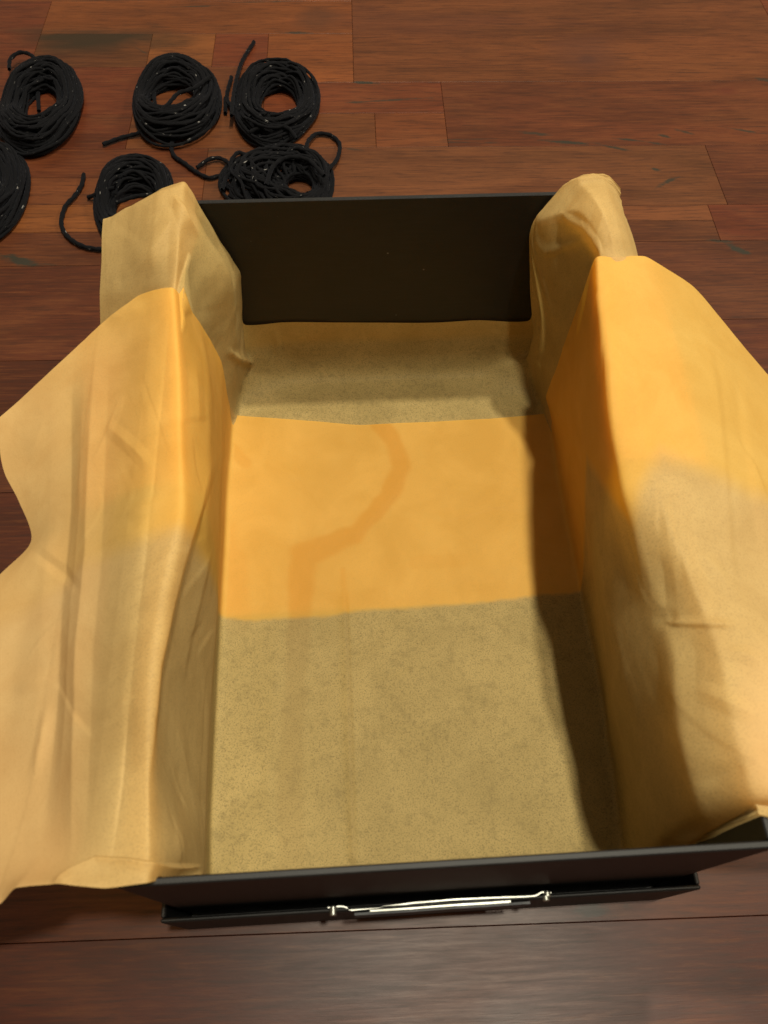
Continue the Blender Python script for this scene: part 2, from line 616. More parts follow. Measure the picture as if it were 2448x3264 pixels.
# back plate: straight bowed strip with cranked ears; front lip: a second, thinner strip
plate = [hp(1045, 2893), hp(1082, 2889), hp(1100, 2890), hp(1112, 2899), hp(1122, 2901), hp(1200, 2893), hp(1320, 2878), hp(1450, 2867), hp(1560, 2862), hp(1640, 2859),
         hp(1700, 2857), hp(1712, 2853), hp(1724, 2845), hp(1742, 2843), hp(1757, 2846)]
pl_o = ribbon(dens(plate, 90), .026, .0007, 'card_holder', M_STEEL)
lip = [hp(1180, 2905), hp(1320, 2896), hp(1450, 2886), hp(1560, 2879), hp(1628, 2874)]
lip_o = ribbon(dens(lip, 40), .022, .0012, 'holder_lip', M_STEEL)
lip2 = ribbon(dens([hp(1130, 2914), hp(1320, 2902), hp(1450, 2892), hp(1560, 2886), hp(1690, 2877)], 40), .022, .0012, 'holder_base_strip', M_PIPING)
for c_ in (lip_o, lip2):
    c_.parent = pl_o
    c_.location = (0, 0, 0)
for px, py in ((1062, 2898), (1062, 2910), (1744, 2851), (1740, 2863)):
    q = P(px, py, z=HZ - .001)
    path = [(q[0], q[1] + .0018, q[2]), (q[0], q[1] + .0008, q[2]), (q[0], q[1], q[2]), (q[0], q[1] - .0008, q[2]), (q[0], q[1] - .0014, q[2]), (q[0], q[1] - .0016, q[2])]
    V, F = tube(dens(path, 14), np.sqrt(np.clip(1 - np.linspace(-1, 1, 14) ** 8, .3, 1)) * .0020, 14)
    o = mesh_obj('rivet', V, F, M_STEEL, smooth=True)
    o.parent = pl_o

# ------------------------------------------------------------------ tissue paper


def catmull(G, t):
    """G: (n, ...) control points, t: parameters 0..n-1"""
    n = G.shape[0]
    Gp = np.concatenate([2 * G[:1] - G[1:2], G, 2 * G[-1:] - G[-2:-1]], 0)
    i = np.clip(np.floor(t).astype(int), 0, n - 2)
    f = (t - i).reshape((-1,) + (1,) * (G.ndim - 1))
    p0, p1, p2, p3 = Gp[i], Gp[i + 1], Gp[i + 2], Gp[i + 3]
    k = .42
    m1, m2 = k * (p2 - p0), k * (p3 - p1)
    return (2 * f ** 3 - 3 * f ** 2 + 1) * p1 + (f ** 3 - 2 * f ** 2 + f) * m1 + (-2 * f ** 3 + 3 * f ** 2) * p2 + (f ** 3 - f ** 2) * m2


def vnoise(x, y, seed):
    r = np.random.default_rng(seed).random((257, 257))
    xi, yi = np.floor(x).astype(int), np.floor(y).astype(int)
    fx, fy = x - xi, y - yi
    fx, fy = fx * fx * (3 - 2 * fx), fy * fy * (3 - 2 * fy)
    g = lambda a, b: r[a % 257, b % 257]
    return (g(xi, yi) * (1 - fx) + g(xi + 1, yi) * fx) * (1 - fy) + (g(xi, yi + 1) * (1 - fx) + g(xi + 1, yi + 1) * fx) * fy


def facets(x, y, seed):
    """crumple: distance field between random points, giving flat facets that meet in sharp creases"""
    r = np.random.default_rng(seed).random((129, 129, 3))
    xi, yi = np.floor(x).astype(int), np.floor(y).astype(int)
    best = np.full(x.shape, 9.0)
    for dx in (-1, 0, 1):
        for dy in (-1, 0, 1):
            q = r[(xi + dx) % 129, (yi + dy) % 129]
            d = np.abs(x - (xi + dx + q[..., 0])) * .9 + np.abs(y - (yi + dy + q[..., 1])) * .7 + (x - xi - dx - q[..., 0]) * (q[..., 2] - .5) * .8
            best = np.minimum(best, d)
    return best


def pdist(Q, poly):
    """distance in photo pixels, and side, from projected points Q to a polyline; t = position along it"""
    poly = np.asarray(poly, float)
    best = np.full(Q.shape[:-1], 1e9)
    side = np.zeros(Q.shape[:-1])
    tt = np.zeros(Q.shape[:-1])
    L = np.r_[0, np.cumsum(np.linalg.norm(np.diff(poly, axis=0), axis=1))]
    for k in range(len(poly) - 1):
        a, b = poly[k], poly[k + 1]
        d = b - a
        t = np.clip(((Q - a) @ d) / (d @ d), 0, 1)
        r = Q - (a + t[..., None] * d)
        dist = np.hypot(r[..., 0], r[..., 1])
        m = dist < best
        best = np.where(m, dist, best)
        side = np.where(m, np.sign(d[0] * r[..., 1] - d[1] * r[..., 0]), side)
        tt = np.where(m, (L[k] + t * (L[k + 1] - L[k])) / L[-1], tt)
    return best, side, tt


def normals(V):
    du = np.gradient(V, axis=1)
    dv = np.gradient(V, axis=0)
    n = np.cross(du, dv)
    n /= np.linalg.norm(n, axis=-1, keepdims=True) + 1e-12
    return n


def sstep(x, a, b):
    t = np.clip((x - a) / (b - a), 0, 1)
    return t * t * (3 - 2 * t)


def xz(y, *items):
    """row of control points at depth y: items are (z, px) seen at that photo column, or ('x', x, z)"""
    return [np.array([i[1], y, i[2]]) if i[0] == 'x' else XZ(i[1], y, i[0]) for i in items]


def pz(*items):
    out = []
    for it in items:
        if len(it) == 3:
            out.append(P(it[0], it[1], z=it[2]))
        else:
            out.append(P(it[0], it[1], y=it[3]))
    return out


FZ = .0070
# columns: 0-4 left drape, 5 left ridge, 6-7 left inner side, 8 corner, 9-12 floor, 13 corner, 14-15 right inner side, 16 right ridge, 17-20 right drape
rows = []
rows.append(pz((-8, 1335, .134), (66, 1272, .138), (190, 1158, .147), (332, 1025, .157), (443, 944, .168), (553, 916, .181),
               (640, 1030, 0, .326), (705, 1150, 0, .337), (738, 1322, FZ), (900, 1336, FZ), (1150, 1356, FZ), (1300, 1349, FZ), (1560, 1336, FZ), (1752, 1318, FZ + .001),
               (1741, 1262, 0, .345), (1790, 1120, 0, .340), (1896, 822, .182), (1965, 824, .179), (2058, 819, .172), (2213, 915, .158), (2448, 1195, .127)))


def lift(items):
    """the hanging parts stand off almost level from the walls"""
    out = list(items)
    for i in (0, 1, 2, 3, 4, 19, 20):
        z = out[i][0]
        out[i] = (.177 - (.177 - z) * (.55 if i < 5 else .7), out[i][1])
    return out




def R(y, *a):
    a = lift(a)
    row = xz(y, *a)
    # the outer corners are cut back, so the rows nearest them bend towards the viewer
    dy = {.285: {0: -.048, 1: -.031, 2: -.014, 3: -.004, 19: -.006, 20: -.030}, .245: {0: -.022, 1: -.014, 2: -.006, 20: -.012}}.get(y, {})
    for i, d in dy.items():
        row[i] = XZ(a[i][1], y + d, a[i][0])
    rows.append(row)


fl = [('x', -.075, FZ), ('x', -.02, FZ), ('x', .03, FZ), ('x', .08, FZ)]
R(.285, (.088, 0), (.105, 140), (.125, 270), (.15, 400), (.168, 485), (.179, 562), (.135, 668), (.07, 706), ('x', -.1262, FZ), *fl, ('x', .125, FZ + .001),
  ('x', .1235, .05), ('x', .116, .115), (.181, 1905), (.181, 1975), (.172, 2100), (.150, 2270), (.105, 2490))
R(.245, (.086, 16), (.105, 160), (.125, 270), (.150, 390), (.168, 480), (.1785, 574), (.140, 670), (.08, 702), ('x', -.1262, FZ), *fl, ('x', .125, FZ + .001),
  ('x', .1225, .05), ('x', .112, .115), (.181, 1925), (.182, 2010), (.173, 2150), (.150, 2330), (.105, 2550))
R(.205, (.084, 60), (.105, 170), (.125, 265), (.150, 375), (.168, 470), (.178, 577), (.145, 668), (.08, 698), ('x', -.1262, FZ), *fl, ('x', .125, FZ + .001),
  ('x', .121, .05), ('x', .108, .115), (.180, 1945), (.182, 2040), (.174, 2190), (.150, 2390), (.105, 2620))
R(.180, (.084, 99), (.105, 170), (.125, 260), (.150, 365), (.168, 465), (.1775, 582), (.145, 662), (.08, 694), ('x', -.1262, FZ), *fl, ('x', .125, FZ + .001),
  ('x', .120, .05), ('x', .106, .115), (.179, 1966), (.182, 2070), (.174, 2220), (.150, 2430), (.105, 2680))
R(.160, (.084, 0), (.105, 125), (.125, 250), (.150, 360), (.170, 460), (.1775, 580), (.130, 655), (.07, 690), ('x', -.1262, FZ), *fl, ('x', .125, FZ + .001),
  ('x', .119, .05), ('x', .104, .115), (.177, 1990), (.182, 2100), (.174, 2250), (.150, 2470), (.105, 2720))
R(.120, (.075, -260), (.100, 60), (.125, 215), (.150, 330), (.170, 430), (.1775, 528), (.120, 618), (.06, 676), ('x', -.1262, FZ), *fl, ('x', .125, FZ + .001),
  ('x', .117, .05), ('x', .102, .115), (.163, 2078), (.178, 2190), (.172, 2330), (.150, 2550), (.105, 2800))
R(.080, (.075, -300), (.100, 20), (.125, 185), (.150, 300), (.170, 400), (.1775, 490), (.120, 580), (.06, 664), ('x', -.1262, FZ), *fl, ('x', .1235, FZ + .001),
  ('x', .117, .05), ('x', .103, .115), (.163, 2140), (.179, 2290), (.178, 2430), (.150, 2640), (.105, 2900))
R(.045, (.080, -340), (.105, -20), (.125, 160), (.152, 280), (.170, 390), (.1775, 480), (.120, 570), (.06, 655), ('x', -.1258, FZ), *fl, ('x', .1205, FZ + .001),
  ('x', .117, .05), ('x', .107, .110), (.162, 2170), (.179, 2340), (.180, 2500), (.155, 2740), (.110, 3000))
R(.018, (.100, -360), (.120, -40), (.142, 130), (.160, 262), (.174, 372), (.1785, 480), (.140, 590), (.07, 648), ('x', -.1245, FZ), *fl, ('x', .118, FZ + .001),
  ('x', .1175, .045), ('x', .113, .09), (.150, 2230), (.176, 2400), (.181, 2560), (.160, 2800), (.110, 3060))
# front edge
rows.append(pz((-380, 3010, .145), (-10, 2890, .158), (60, 2832, .166), (190, 2822, .173), (345, 2834, .178), (478, 2812, .181),
               (560, 2795, 0, .006), (640, 2790, 0, .010), (648, 2830, FZ)) + [np.array([x, .0065, FZ]) for x in (-.075, -.02, .03, .08, .1155)] +
            [np.array([.1195, .0095, .04]), np.array([.1205, .0105, .068]), *pz((2330, 2662, 0, .0115), (2448, 2632, 0, .0125), (2600, 2610, 0, .010), (2850, 2640, .165), (3080, 2700, .120))])
GF = np.array(rows)
# rounding the front hem of the left drape upwards: a second row just behind the edge stands proud
NU, NV = 620, 440
tu = np.linspace(0, GF.shape[1] - 1, NU)
tv = np.linspace(0, GF.shape[0] - 1, NV)


def surf(G, tu, tv):
    A = np.swapaxes(catmull(G, tv), 0, 1)
    B = catmull(A, tu)
    if len(tu) > 50:      # paper bends along fairly sharp lines between flat facets
        n = A.shape[0]
        i = np.clip(np.floor(tu).astype(int), 0, n - 2)
        f = (tu - i)[:, None, None]
        L = A[i] * (1 - f) + A[i + 1] * f
        k = np.exp(-np.linspace(-2.2, 2.2, 15) ** 2)
        k /= k.sum()
        pad = np.concatenate([2 * L[:1] - L[7:0:-1], L, 2 * L[-1:] - L[-2:-9:-1]], 0)
        L = sum(k[j] * pad[j:j + L.shape[0]] for j in range(15))
        B = .22 * B + .78 * L
    return np.swapaxes(B, 0, 1)


VF = surf(GF, tu, tv)
Q = proj(VF)
NF = normals(VF)
if NF[NV // 2, NU // 2, 2] < 0:
    NF = -NF
U, Vv = np.meshgrid(tu, tv)


def inside_mask(V):
    """1 on the free-hanging parts, 0 where the sheet lies flat on the box floor"""
    return sstep(V[..., 2], .008, .05)


D = np.zeros(VF.shape[:2])
# sheet coordinates in metres for the wrinkles
su = np.cumsum(np.linalg.norm(np.diff(VF, axis=1, prepend=VF[:, :1]), axis=-1), axis=1)
sv = VF[..., 1]
free = inside_mask(VF)
D += free * (facets(su * 26, sv * 17, 3) - .55) * .0003
D += free * (facets(su * 60 + 3, sv * 34, 5) - .55) * .00016
D += free * (vnoise(su * 24, sv * 9, 8) - .5) * .0012
D += (1 - free) * ((vnoise(su * 34, sv * 11, 18) - .5) * .0008 + (facets(su * 22, sv * 15, 28) - .4) * .0004 + .0006)


def tent(poly, wpx, amp, fade=(.4, .6), Qx=None):
    d, s, t = pdist(Q if Qx is None else Qx, poly)
    k = np.clip(1 - d / wpx, 0, 1)
    f = sstep(t, 0, fade[0]) * (1 - sstep(t, fade[1], 1))
    return k * amp * f * .5


def step(poly, wpx, amp, fade=(.25, .75), reach=160, Qx=None):
    """a fold: sharp on one side, easing out on the other"""
    d, s, t = pdist(Q if Qx is None else Qx, poly)
    sd = d * s
    k = np.where(sd > 0, np.clip(1 - sd / reach, 0, 1) ** 1.5, np.clip(1 + sd / wpx, 0, 1))
    f = sstep(t, 0, fade[0]) * (1 - sstep(t, fade[1], 1))
    return k * amp * f * .5


def fine_creases(su, sv, n, seed, amp, u_range, v_range):
    g = np.random.default_rng(seed)
    out = np.zeros(su.shape)
    for _ in range(n):
        cx, cy = g.uniform(*u_range), g.uniform(*v_range)
        a = g.normal(math.pi / 2, .75)
        L = g.uniform(.008, .035)
        w = g.uniform(.0012, .0040)
        dx, dy = su - cx, sv - cy
        l = dx * math.cos(a) + dy * math.sin(a)
        d = -dx * math.sin(a) + dy * math.cos(a)
        k = np.where(d > 0, np.clip(1 - d / w, 0, 1), np.clip(1 + d / (w * 4), 0, 1)) * np.clip(1 - (l / L) ** 2, 0, 1)
        out += k * g.uniform(-1, 1) * amp
    return out


def pic(*pts):
    return [(x * 1.4756, y * 1.4756) for x, y in pts]


D += fine_creases(su, sv, 150, 301, .0006, (0, .75), (0, .36)) * free + fine_creases(su, sv, 60, 302, .00035, (.2, .6), (0, .36)) * (1 - free)
for a_, b_, w_, m_ in (((215, 905), (345, 1030), 30, .0022), ((250, 1130), (372, 1075), 26, .002), ((60, 1180), (190, 1290), 26, -.002), ((20, 1500), (150, 1440), 30, .0018),
                       ((215, 1560), (300, 1500), 22, .002), ((225, 700), (330, 660), 30, .002), ((70, 1700), (105, 1500), 24, .0028), 
                       ((1480, 640), (1600, 780), 30, -.0015), ((1500, 1180), (1590, 1300), 26, .002),
                       ((1480, 1480), (1659, 1560), 40, .003), ((1500, 1700), (1640, 1640), 40, -.003), ((1560, 1400), (1659, 1440), 30, .0025),
                       ((1395, 700), (1500, 1000), 34, .0016), ((1440, 1000), (1480, 1300), 30, -.0016)):
    D += tent(pic(a_, ((a_[0] + b_[0]) / 2 + 3, (a_[1] + b_[1]) / 2 - 3), b_), w_, m_) * free
# lengthwise packing creases on the left drape
D += step(pic((208, 700), (197, 1000), (190, 1200), (170, 1400), (165, 1600), (152, 1900)), 46, .0046, reach=70)
D += step(pic((160, 760), (152, 900), (148, 1100), (128, 1300), (118, 1500), (95, 1800)), 40, -.0040, reach=60)
D += tent(pic((345, 640), (350, 900), (330, 1200), (270, 1500), (270, 1880)), 90, .0012)
D += tent(pic((205, 1180), (300, 1150), (370, 1060)), 60, .0022)
D += tent(pic((60, 1010), (100, 900), (70, 850)), 90, .002)
# the long slit-like fold between left ridge and inner side
D += step(pic((470, 960), (430, 1090), (395, 1190), (360, 1320), (335, 1440), (325, 1560), (330, 1700)), 22, .0060, reach=120)
D += step(pic((458, 1180), (430, 1290), (400, 1420), (390, 1490)), 14, .0018, reach=60)
D += tent(pic((358, 1500), (385, 1600), (410, 1720), (440, 1850)), 30, .003)
D += tent(pic((420, 760), (425, 850), (430, 950)), 26, .0022)
# creases of the right drape
D += step(pic((1520, 700), (1545, 850), (1560, 1000), (1575, 1200), (1590, 1320)), 22, .0026, reach=90)
D += step(pic((1590, 770), (1600, 900), (1620, 1050), (1650, 1250)), 20, -.0022, reach=60)
D += step(pic((1590, 940), (1630, 1010), (1659, 1090)), 9, .002, reach=50)
# pinch with a crease running right from it
D += step(pic((1600, 1352), (1520, 1349), (1450, 1346), (1415, 1330)), 12, .0036, fade=(.25, .7), reach=30)
D += tent(pic((1405, 1335), (1440, 1336), (1470, 1330)), 40, -.0035)
D += tent(pic((1440, 1345), (1462, 1420), (1462, 1500), (1455, 1560)), 60, .0030)
D += tent(pic((1425, 1180), (1432, 1260), (1440, 1330)), 40, -.0030)
D += tent(pic((1330, 1130), (1345, 1230), (1365, 1330)), 40, -.0016)
D += tent(pic((1365, 1120), (1385, 1230), (1400, 1330)), 30, .0018)
D += tent(pic((1300, 600), (1318, 800), (1330, 1000)), 40, .002)
D += tent(pic((1320, 1700), (1330, 1500), (1345, 1400)), 30, .003)
D += tent(pic((1410, 1080), (1470, 1050), (1500, 1090)), 40, .002)
D += step(pic((120, 1915), (160, 1880), (210, 1855), (280, 1858), (360, 1872), (440, 1874)), 10, .0045, fade=(.1, .9), reach=50)
# creases of the part lying on the box floor
D += step(pic((742, 1225), (752, 1400), (757, 1600), (768, 1870)), 9, .0032, reach=34, fade=(.15, .97))
D += step(pic((600, 1360), (590, 1500), (580, 1700), (585, 1880)), 60, .0010, reach=60)
D += tent(pic((560, 1000), (640, 1030), (700, 1060)), 40, .0012)
D += tent(pic((480, 960), (530, 985), (575, 1000)), 40, .0014)
D += step(pic((860, 960), (880, 1010), (850, 1070), (740, 1190)), 14, .0010, reach=60)
D += tent(pic((870, 1000), (1000, 1070), (1100, 1080)), 46, .0009)
D += tent(pic((900, 1240), (1060, 1225), (1180, 1215)), 46, .0008)
# loosely standing front of the floor part
VF = VF + NF * D[..., None]
# hem of the left drape curls up a little along the front edge
hem = np.exp(-((Vv - (GF.shape[0] - 1)) / .35) ** 2) * (1 - sstep(U, 5.0, 6.2)) * sstep(U, .6, 1.6)
VF[..., 2] += .0050 * hem * np.sin(np.clip((U - 1.2) / 3.8, 0, 1) * math.pi)
VF[..., 2] = np.maximum(VF[..., 2], .0062)


def clear_box(V, off=0.0):
    """keep a sheet off the box: not through the walls"""
    x, y, z = V[..., 0], V[..., 1], V[..., 2]
    lim = BX - TH - .0012 + off
    n_ = V.shape[1]
    c_ = np.linspace(0, 20, n_)[None, :] * np.ones((V.shape[0], 1))
    trans = ((c_ > 4.9) & (c_ < 6.6)) | ((c_ > 14.6) & (c_ < 16.1))
    over = trans & (np.abs(x) > BX - TH - .0005) & (z > BH - .035)
    ins = (z < BH + .002) & (np.abs(x) < BX - TH + .02) & (np.abs(x) > lim)
    inner = ins & (U_in(V)) & ~over
    V[..., 0] = np.where(inner, np.sign(x) * lim, x)
    # over the wall tops
    top = (np.abs(x) > BX - TH - .002) & (np.abs(x) < BX + .05) & (~U_in(V) | over)
    slope = np.maximum(0, np.abs(x) - BX - .0015)
    m = BH + .0014 - off - slope * .55 - slope ** 2 * 22
    V[..., 2] = np.where(top, .5 * (z + m + np.sqrt((z - m) ** 2 + .006 ** 2 * np.clip(slope / .012, 0, 1))), z)
    return V


def U_in(V):
    n = V.shape[1]
    c = np.linspace(0, 20, n)[None, :] * np.ones((V.shape[0], 1))
    return (c > 5.3) & (c < 15.7)


VF = clear_box(VF)
VF[..., 1] = np.where(U_in(VF), np.clip(VF[..., 1], TH + .0008, BL), VF[..., 1])


def paper_object(name, V, cols, label):
    nv, nu = V.shape[:2]
    i = np.arange(nv - 1)[:, None] * nu
    j = np.arange(nu - 1)[None, :]
    F = np.stack([i + j, i + j + 1, i + nu + j + 1, i + nu + j], -1).reshape(-1, 4)
    o = mesh_obj(name, V.reshape(-1, 3), F, M_PAPER, smooth=True, loc=(0, .2, .006))
    a = o.data.color_attributes.new('layers', 'FLOAT_COLOR', 'POINT')
    a.data.foreach_set('color', cols.reshape(-1, 4).astype(np.float32).ravel())
    prop(o, label, 'tissue paper', 'tissue paper sheets lining the box')
    return o


# which parts of the front sheet have the other sheet beneath: behind a line that runs across the box
Qf = proj(VF)
edge = np.interp(U, [0, 2, 4, 5, 6, 8, 8.4, 9, 10, 12, 13, 14, 15, 16, 16.7, 17.3, 18, 19, 20],
                 [.12, .150, .152, .155, .160, .1795, .177, .1765, .1805, .184, .186, .215, .225, .148, .168, .186, .180, .168, .155])
n1 = (vnoise(su * 300, sv * 300, 31) - .5) * .0010 + (vnoise(su * 40, sv * 40, 33) - .5) * .0035
soft = .0022 + .0055 * free + np.where(U > 16, .003, 0)
orange = sstep(VF[..., 1] + n1, edge - soft, edge + soft)
# the left drape leaves the other sheet behind at its own edge
peach = np.clip((1 - sstep(U, 2.2, 4.4)) * 1.0 + sstep(U, 16.8, 18.5) * .55 * (1 - sstep(VF[..., 1], .05, .2)) + sstep(U, 16.2, 17.5) * (1 - sstep(VF[..., 1], .03, .11)) * .8, 0, 1)  # light through the free-hanging paper, painted as peach
orange *= np.interp(U, [0, 1.2, 2.4, 3.4, 4.4, 5.2, 20], [.15, .18, .35, .55, .8, 1, 1]) * np.interp(U, [16, 17.5, 20], [1, .88, .8])
# some of that backlit peach on the inner sides too
peach = np.maximum(peach, np.where((U > 13.3) & (U < 16.3), .22, 0) * sstep(VF[..., 2], .01, .05))
peach = np.maximum(peach, np.where((U > 5.4) & (U < 8.2), .35, 0) * sstep(VF[..., 2], .01, .05))
d, s, t = pdist(Qf, pic((810, 905), (850, 950), (866, 1010), (838, 1075), (765, 1155), (690, 1183), (654, 1200), (648, 1320), (636, 1500), (626, 1700), (632, 1890)))
orange = orange
wb = np.interp(t, [0, .1, .2, .3, .4, .5, 1], [34, 40, 36, 44, 56, 46, 50])
third = (1 - sstep(d + (vnoise(su * 90, sv * 90, 41) - .5) * 14, wb * .50, wb * 1.0)) * (U > 8.1) * (U < 13) * np.interp(t, [0, .5, .62, .9, 1], [1, 1, .6, .5, .35])
d, s, t = pdist(Qf, pic((480, 1150), (500, 1230), (510, 1330)))
third = np.maximum(third, (1 - sstep(d, 20, 60)) * .45 * (U > 8.1) * (U < 13))
for poly, w_, a_ in ((((500, 1215), (505, 1340)), 62, .4), (((742, 1230), (748, 1330), (756, 1500), (764, 1880)), 10, .5), (((478, 945), (530, 1000)), 22, .5),
                     (((1230, 960), (1240, 1090)), 20, .25), (((900, 1215), (1000, 1210)), 26, .22)):
    d, s, t = pdist(Qf, pic(*poly))
    third = np.maximum(third, (1 - sstep(d, w_ * .6, w_ * 1.1)) * a_ * (U > 8.1) * (U < 13))
third *= np.where(orange > .5, 1, .75)
peach = np.maximum(peach, free * np.interp(U, [0, 3, 4.2, 6, 7, 8, 13, 16, 17.5, 19, 20], [.8, .62, .38, .38, .3, .2, .1, .3, .42, .6, .7]))
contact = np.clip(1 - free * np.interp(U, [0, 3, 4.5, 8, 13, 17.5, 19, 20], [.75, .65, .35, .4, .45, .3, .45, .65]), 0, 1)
COLF = np.stack([orange, peach, third, contact], -1)
front_sheet = paper_object('tissue_paper', VF, COLF, 'orange tissue sheet in the front of the box, draped over both long sides')

# back sheet ---------------------------------------------------------------
umap = np.array([2.0, 2.7, 3.4, 4.0, 4.5, 5, 6, 7, 8, 9, 10, 11, 12, 13, 14, 15, 16, 16.5, 17, 17.6, 18.2])


Xs = surf(GF, np.array([9.9, 10, 10.1]), np.array([2.9, 3, 3.1]))
FSIGN = 1 if normals(Xs)[1, 1][2] > 0 else -1


def F_at(u, vrow, off):
    """point on the smooth front sheet at column u and row parameter vrow, lowered by off"""
    X = surf(GF, np.array([u - .05, u, u + .05]), np.array([max(vrow - .05, 0), vrow, vrow + .05]))
    n = normals(X)[1, 1] * FSIGN
    q = X[1, 1] - n * off
    q[2] = max(q[2], .0062)
    return q


brow = []
for vr in (3.9, 3.0, 2.0, 1.0):
    brow.append([F_at(u, vr, .0045 if (abs(u - 10.5) > 2.6) else .0006) for u in umap])
BZ = .0064
bfl = lambda y, z=BZ: [np.array([x, y, z]) for x in (-.075, -.02, .03, .08)]
# just behind the front sheet's edge
brow.append([XZ(318, .318, .126), XZ(370, .318, .136), XZ(430, .318, .148), XZ(490, .318, .160), XZ(530, .318, .171), XZ(560, .318, .176),
             np.array([-.1255, .318, .13]), np.array([-.1258, .318, .07]), np.array([-.1262, .318, BZ]), *bfl(.318), np.array([.1262, .318, BZ]),
             np.array([.1255, .318, .05]), np.array([.1250, .318, .115]), XZ(1905, .318, .176), XZ(1960, .318, .178), XZ(1995, .318, .174), XZ(2030, .318, .168), XZ(2060, .318, .155)])
brow.append([XZ(322, .342, .148), XZ(375, .342, .158), XZ(430, .342, .168), XZ(490, .342, .178), XZ(535, .342, .180), XZ(572, .342, .183),
             np.array([-.1215, .342, .13]), np.array([-.1238, .342, .07]), np.array([-.124, .342, BZ]), *bfl(.342), np.array([.124, .342, BZ]),
             np.array([.1250, .342, .05]), np.array([.1235, .342, .115]), XZ(1900, .342, .182), XZ(1945, .342, .188), XZ(1985, .342, .184), XZ(2015, .342, .175), XZ(2042, .342, .160)])
brow.append([XZ(325, .366, .164), XZ(378, .366, .172), XZ(435, .366, .180), XZ(495, .366, .186), XZ(545, .366, .188), XZ(583, .366, .188),
             np.array([-.106, .366, .14]), np.array([-.110, .366, .08]), np.array([-.120, .366, .0075]), *bfl(.366), np.array([.120, .366, .0075]),
             np.array([.118, .366, .06]), np.array([.113, .366, .12]), XZ(1830, .366, .182), XZ(1895, .366, .192), XZ(1950, .366, .189), XZ(1985, .366, .180), XZ(2015, .366, .164)])
brow.append([XZ(327, .382, .168), XZ(380, .382, .176), XZ(440, .382, .184), XZ(505, .382, .191), XZ(555, .382, .192), XZ(588, .382, .190),
             P(690, 800, y=.382), P(752, 905, y=.382), np.array([-.112, .384, .022]), *bfl(.386, .0072), np.array([.113, .384, .024]),
             P(1712, 1010, y=.384), P(1704, 800, y=.383), P(1725, 700, y=.383), P(1850, 585, y=.383), P(1930, 585, y=.383), P(1965, 630, y=.383), P(1990, 680, y=.383)])
# lower part of the back wall
brow.append([XZ(328, .388, .168), P(385, 680, y=.388), P(445, 650, y=.388), P(510, 614, y=.388), P(560, 594, y=.388), P(590, 588, y=.389),
             P(690, 760, y=.389), P(762, 880, y=.389), P(778, 1100, y=.390), *[np.array([x, .3935, .022]) for x in (-.075, -.02, .03, .08)], P(1712, 1110, y=.390),
             P(1697, 1015, y=.389), P(1692, 780, y=.389), P(1712, 690, y=.389), P(1840, 568, y=.389), P(1922, 562, y=.389), P(1960, 595, y=.389), P(1981, 640, y=.389)])
# the edge itself
brow.append([P(328, 702, y=.391), P(385, 672, y=.392), P(448, 640, y=.393), P(515, 602, y=.394), P(560, 587, y=.394), P(592, 583, y=.394),
             P(700, 762, y=.3935), P(769, 872, y=.3935), P(772, 1032, y=.3940), *[P(px, py, y=.3948) for px, py in ((900, 1024), (1120, 1025), (1330, 1024), (1520, 1020))], P(1694, 1019, y=.3940),
             P(1691, 880, y=.3935), P(1690, 748, y=.3935), P(1700, 706, y=.394), P(1790, 592, y=.394), P(1862, 554, y=.394), P(1930, 554, y=.394), P(1975, 604, y=.393)])
GB = np.array(brow)
NU2, NV2 = 520, 260
tub = np.linspace(0, 20, NU2)
tvb = np.linspace(0, GB.shape[0] - 1, NV2)
VB = surf(GB, tub, tvb)
NB = normals(VB)
if NB[NV2 // 4, NU2 // 2, 2] < 0:
    NB = -NB
Ub, Vb = np.meshgrid(tub, tvb)
Qb = proj(VB)
sub = np.cumsum(np.linalg.norm(np.diff(VB, axis=1, prepend=VB[:, :1]), axis=-1), axis=1)
svb = np.cumsum(np.linalg.norm(np.diff(VB, axis=0, prepend=VB[:1]), axis=-1), axis=0)
side = ((Ub < 7.6) | (Ub > 13.6)).astype(float)
own = sstep(Vb, 4.0, 4.8)
DB = own * side * ((facets(sub * 40, svb * 34, 63) - .55) * .0011 + (vnoise(sub * 30, svb * 24, 65) - .5) * .002)
DB += own * (1 - side) * ((facets(sub * 20, svb * 26, 73) - .5) * .0003 + (vnoise(sub * 26, svb * 18, 75) - .5) * .0012)
DB += own * side * fine_creases(sub, svb, 90, 303, .0009, (0, .75), (.12, .36))
kw = dict(Qx=Qb)
DB += own * step(pic((372, 420), (392, 450), (402, 475), (430, 520)), 12, .0060, reach=30, fade=(.25, .55), **kw)
DB += own * tent(pic((392, 445), (360, 500), (320, 560), (280, 600)), 40, .0034, **kw)
DB += own * tent(pic((300, 545), (280, 590), (240, 640)), 36, -.0022, **kw)
DB += own * tent(pic((380, 610), (340, 620), (300, 640)), 30, .0024, **kw)
DB += own * tent(pic((505, 760), (530, 780), (555, 775)), 24, .0045, **kw)
DB += own * step(pic((490, 750), (515, 775), (548, 783)), 8, .0045, reach=26, **kw)
DB += own * step(pic((1200, 455), (1260, 490), (1285, 515), (1300, 560)), 12, .0045, reach=44, **kw)
DB += own * tent(pic((1150, 510), (1180, 545), (1250, 520), (1285, 515)), 22, .0035, **kw)
DB += own * tent(pic((1280, 540), (1300, 470), (1310, 430)), 34, .003, **kw)
DB += own * tent(pic((1290, 545), (1330, 560), (1380, 580)), 20, .003, **kw)
DB += own * tent(pic((1140, 760), (1180, 790), (1200, 830)), 26, .003, **kw)
DB += own * tent(pic((595, 700), (600, 750), (600, 790)), 14, .0012, **kw)
DB += own * step(pic((520, 895), (800, 880), (1000, 850)), 6, .0005, reach=20, **kw)
VB = VB + NB * DB[..., None]
VB[..., 2] = np.maximum(VB[..., 2], .0058)
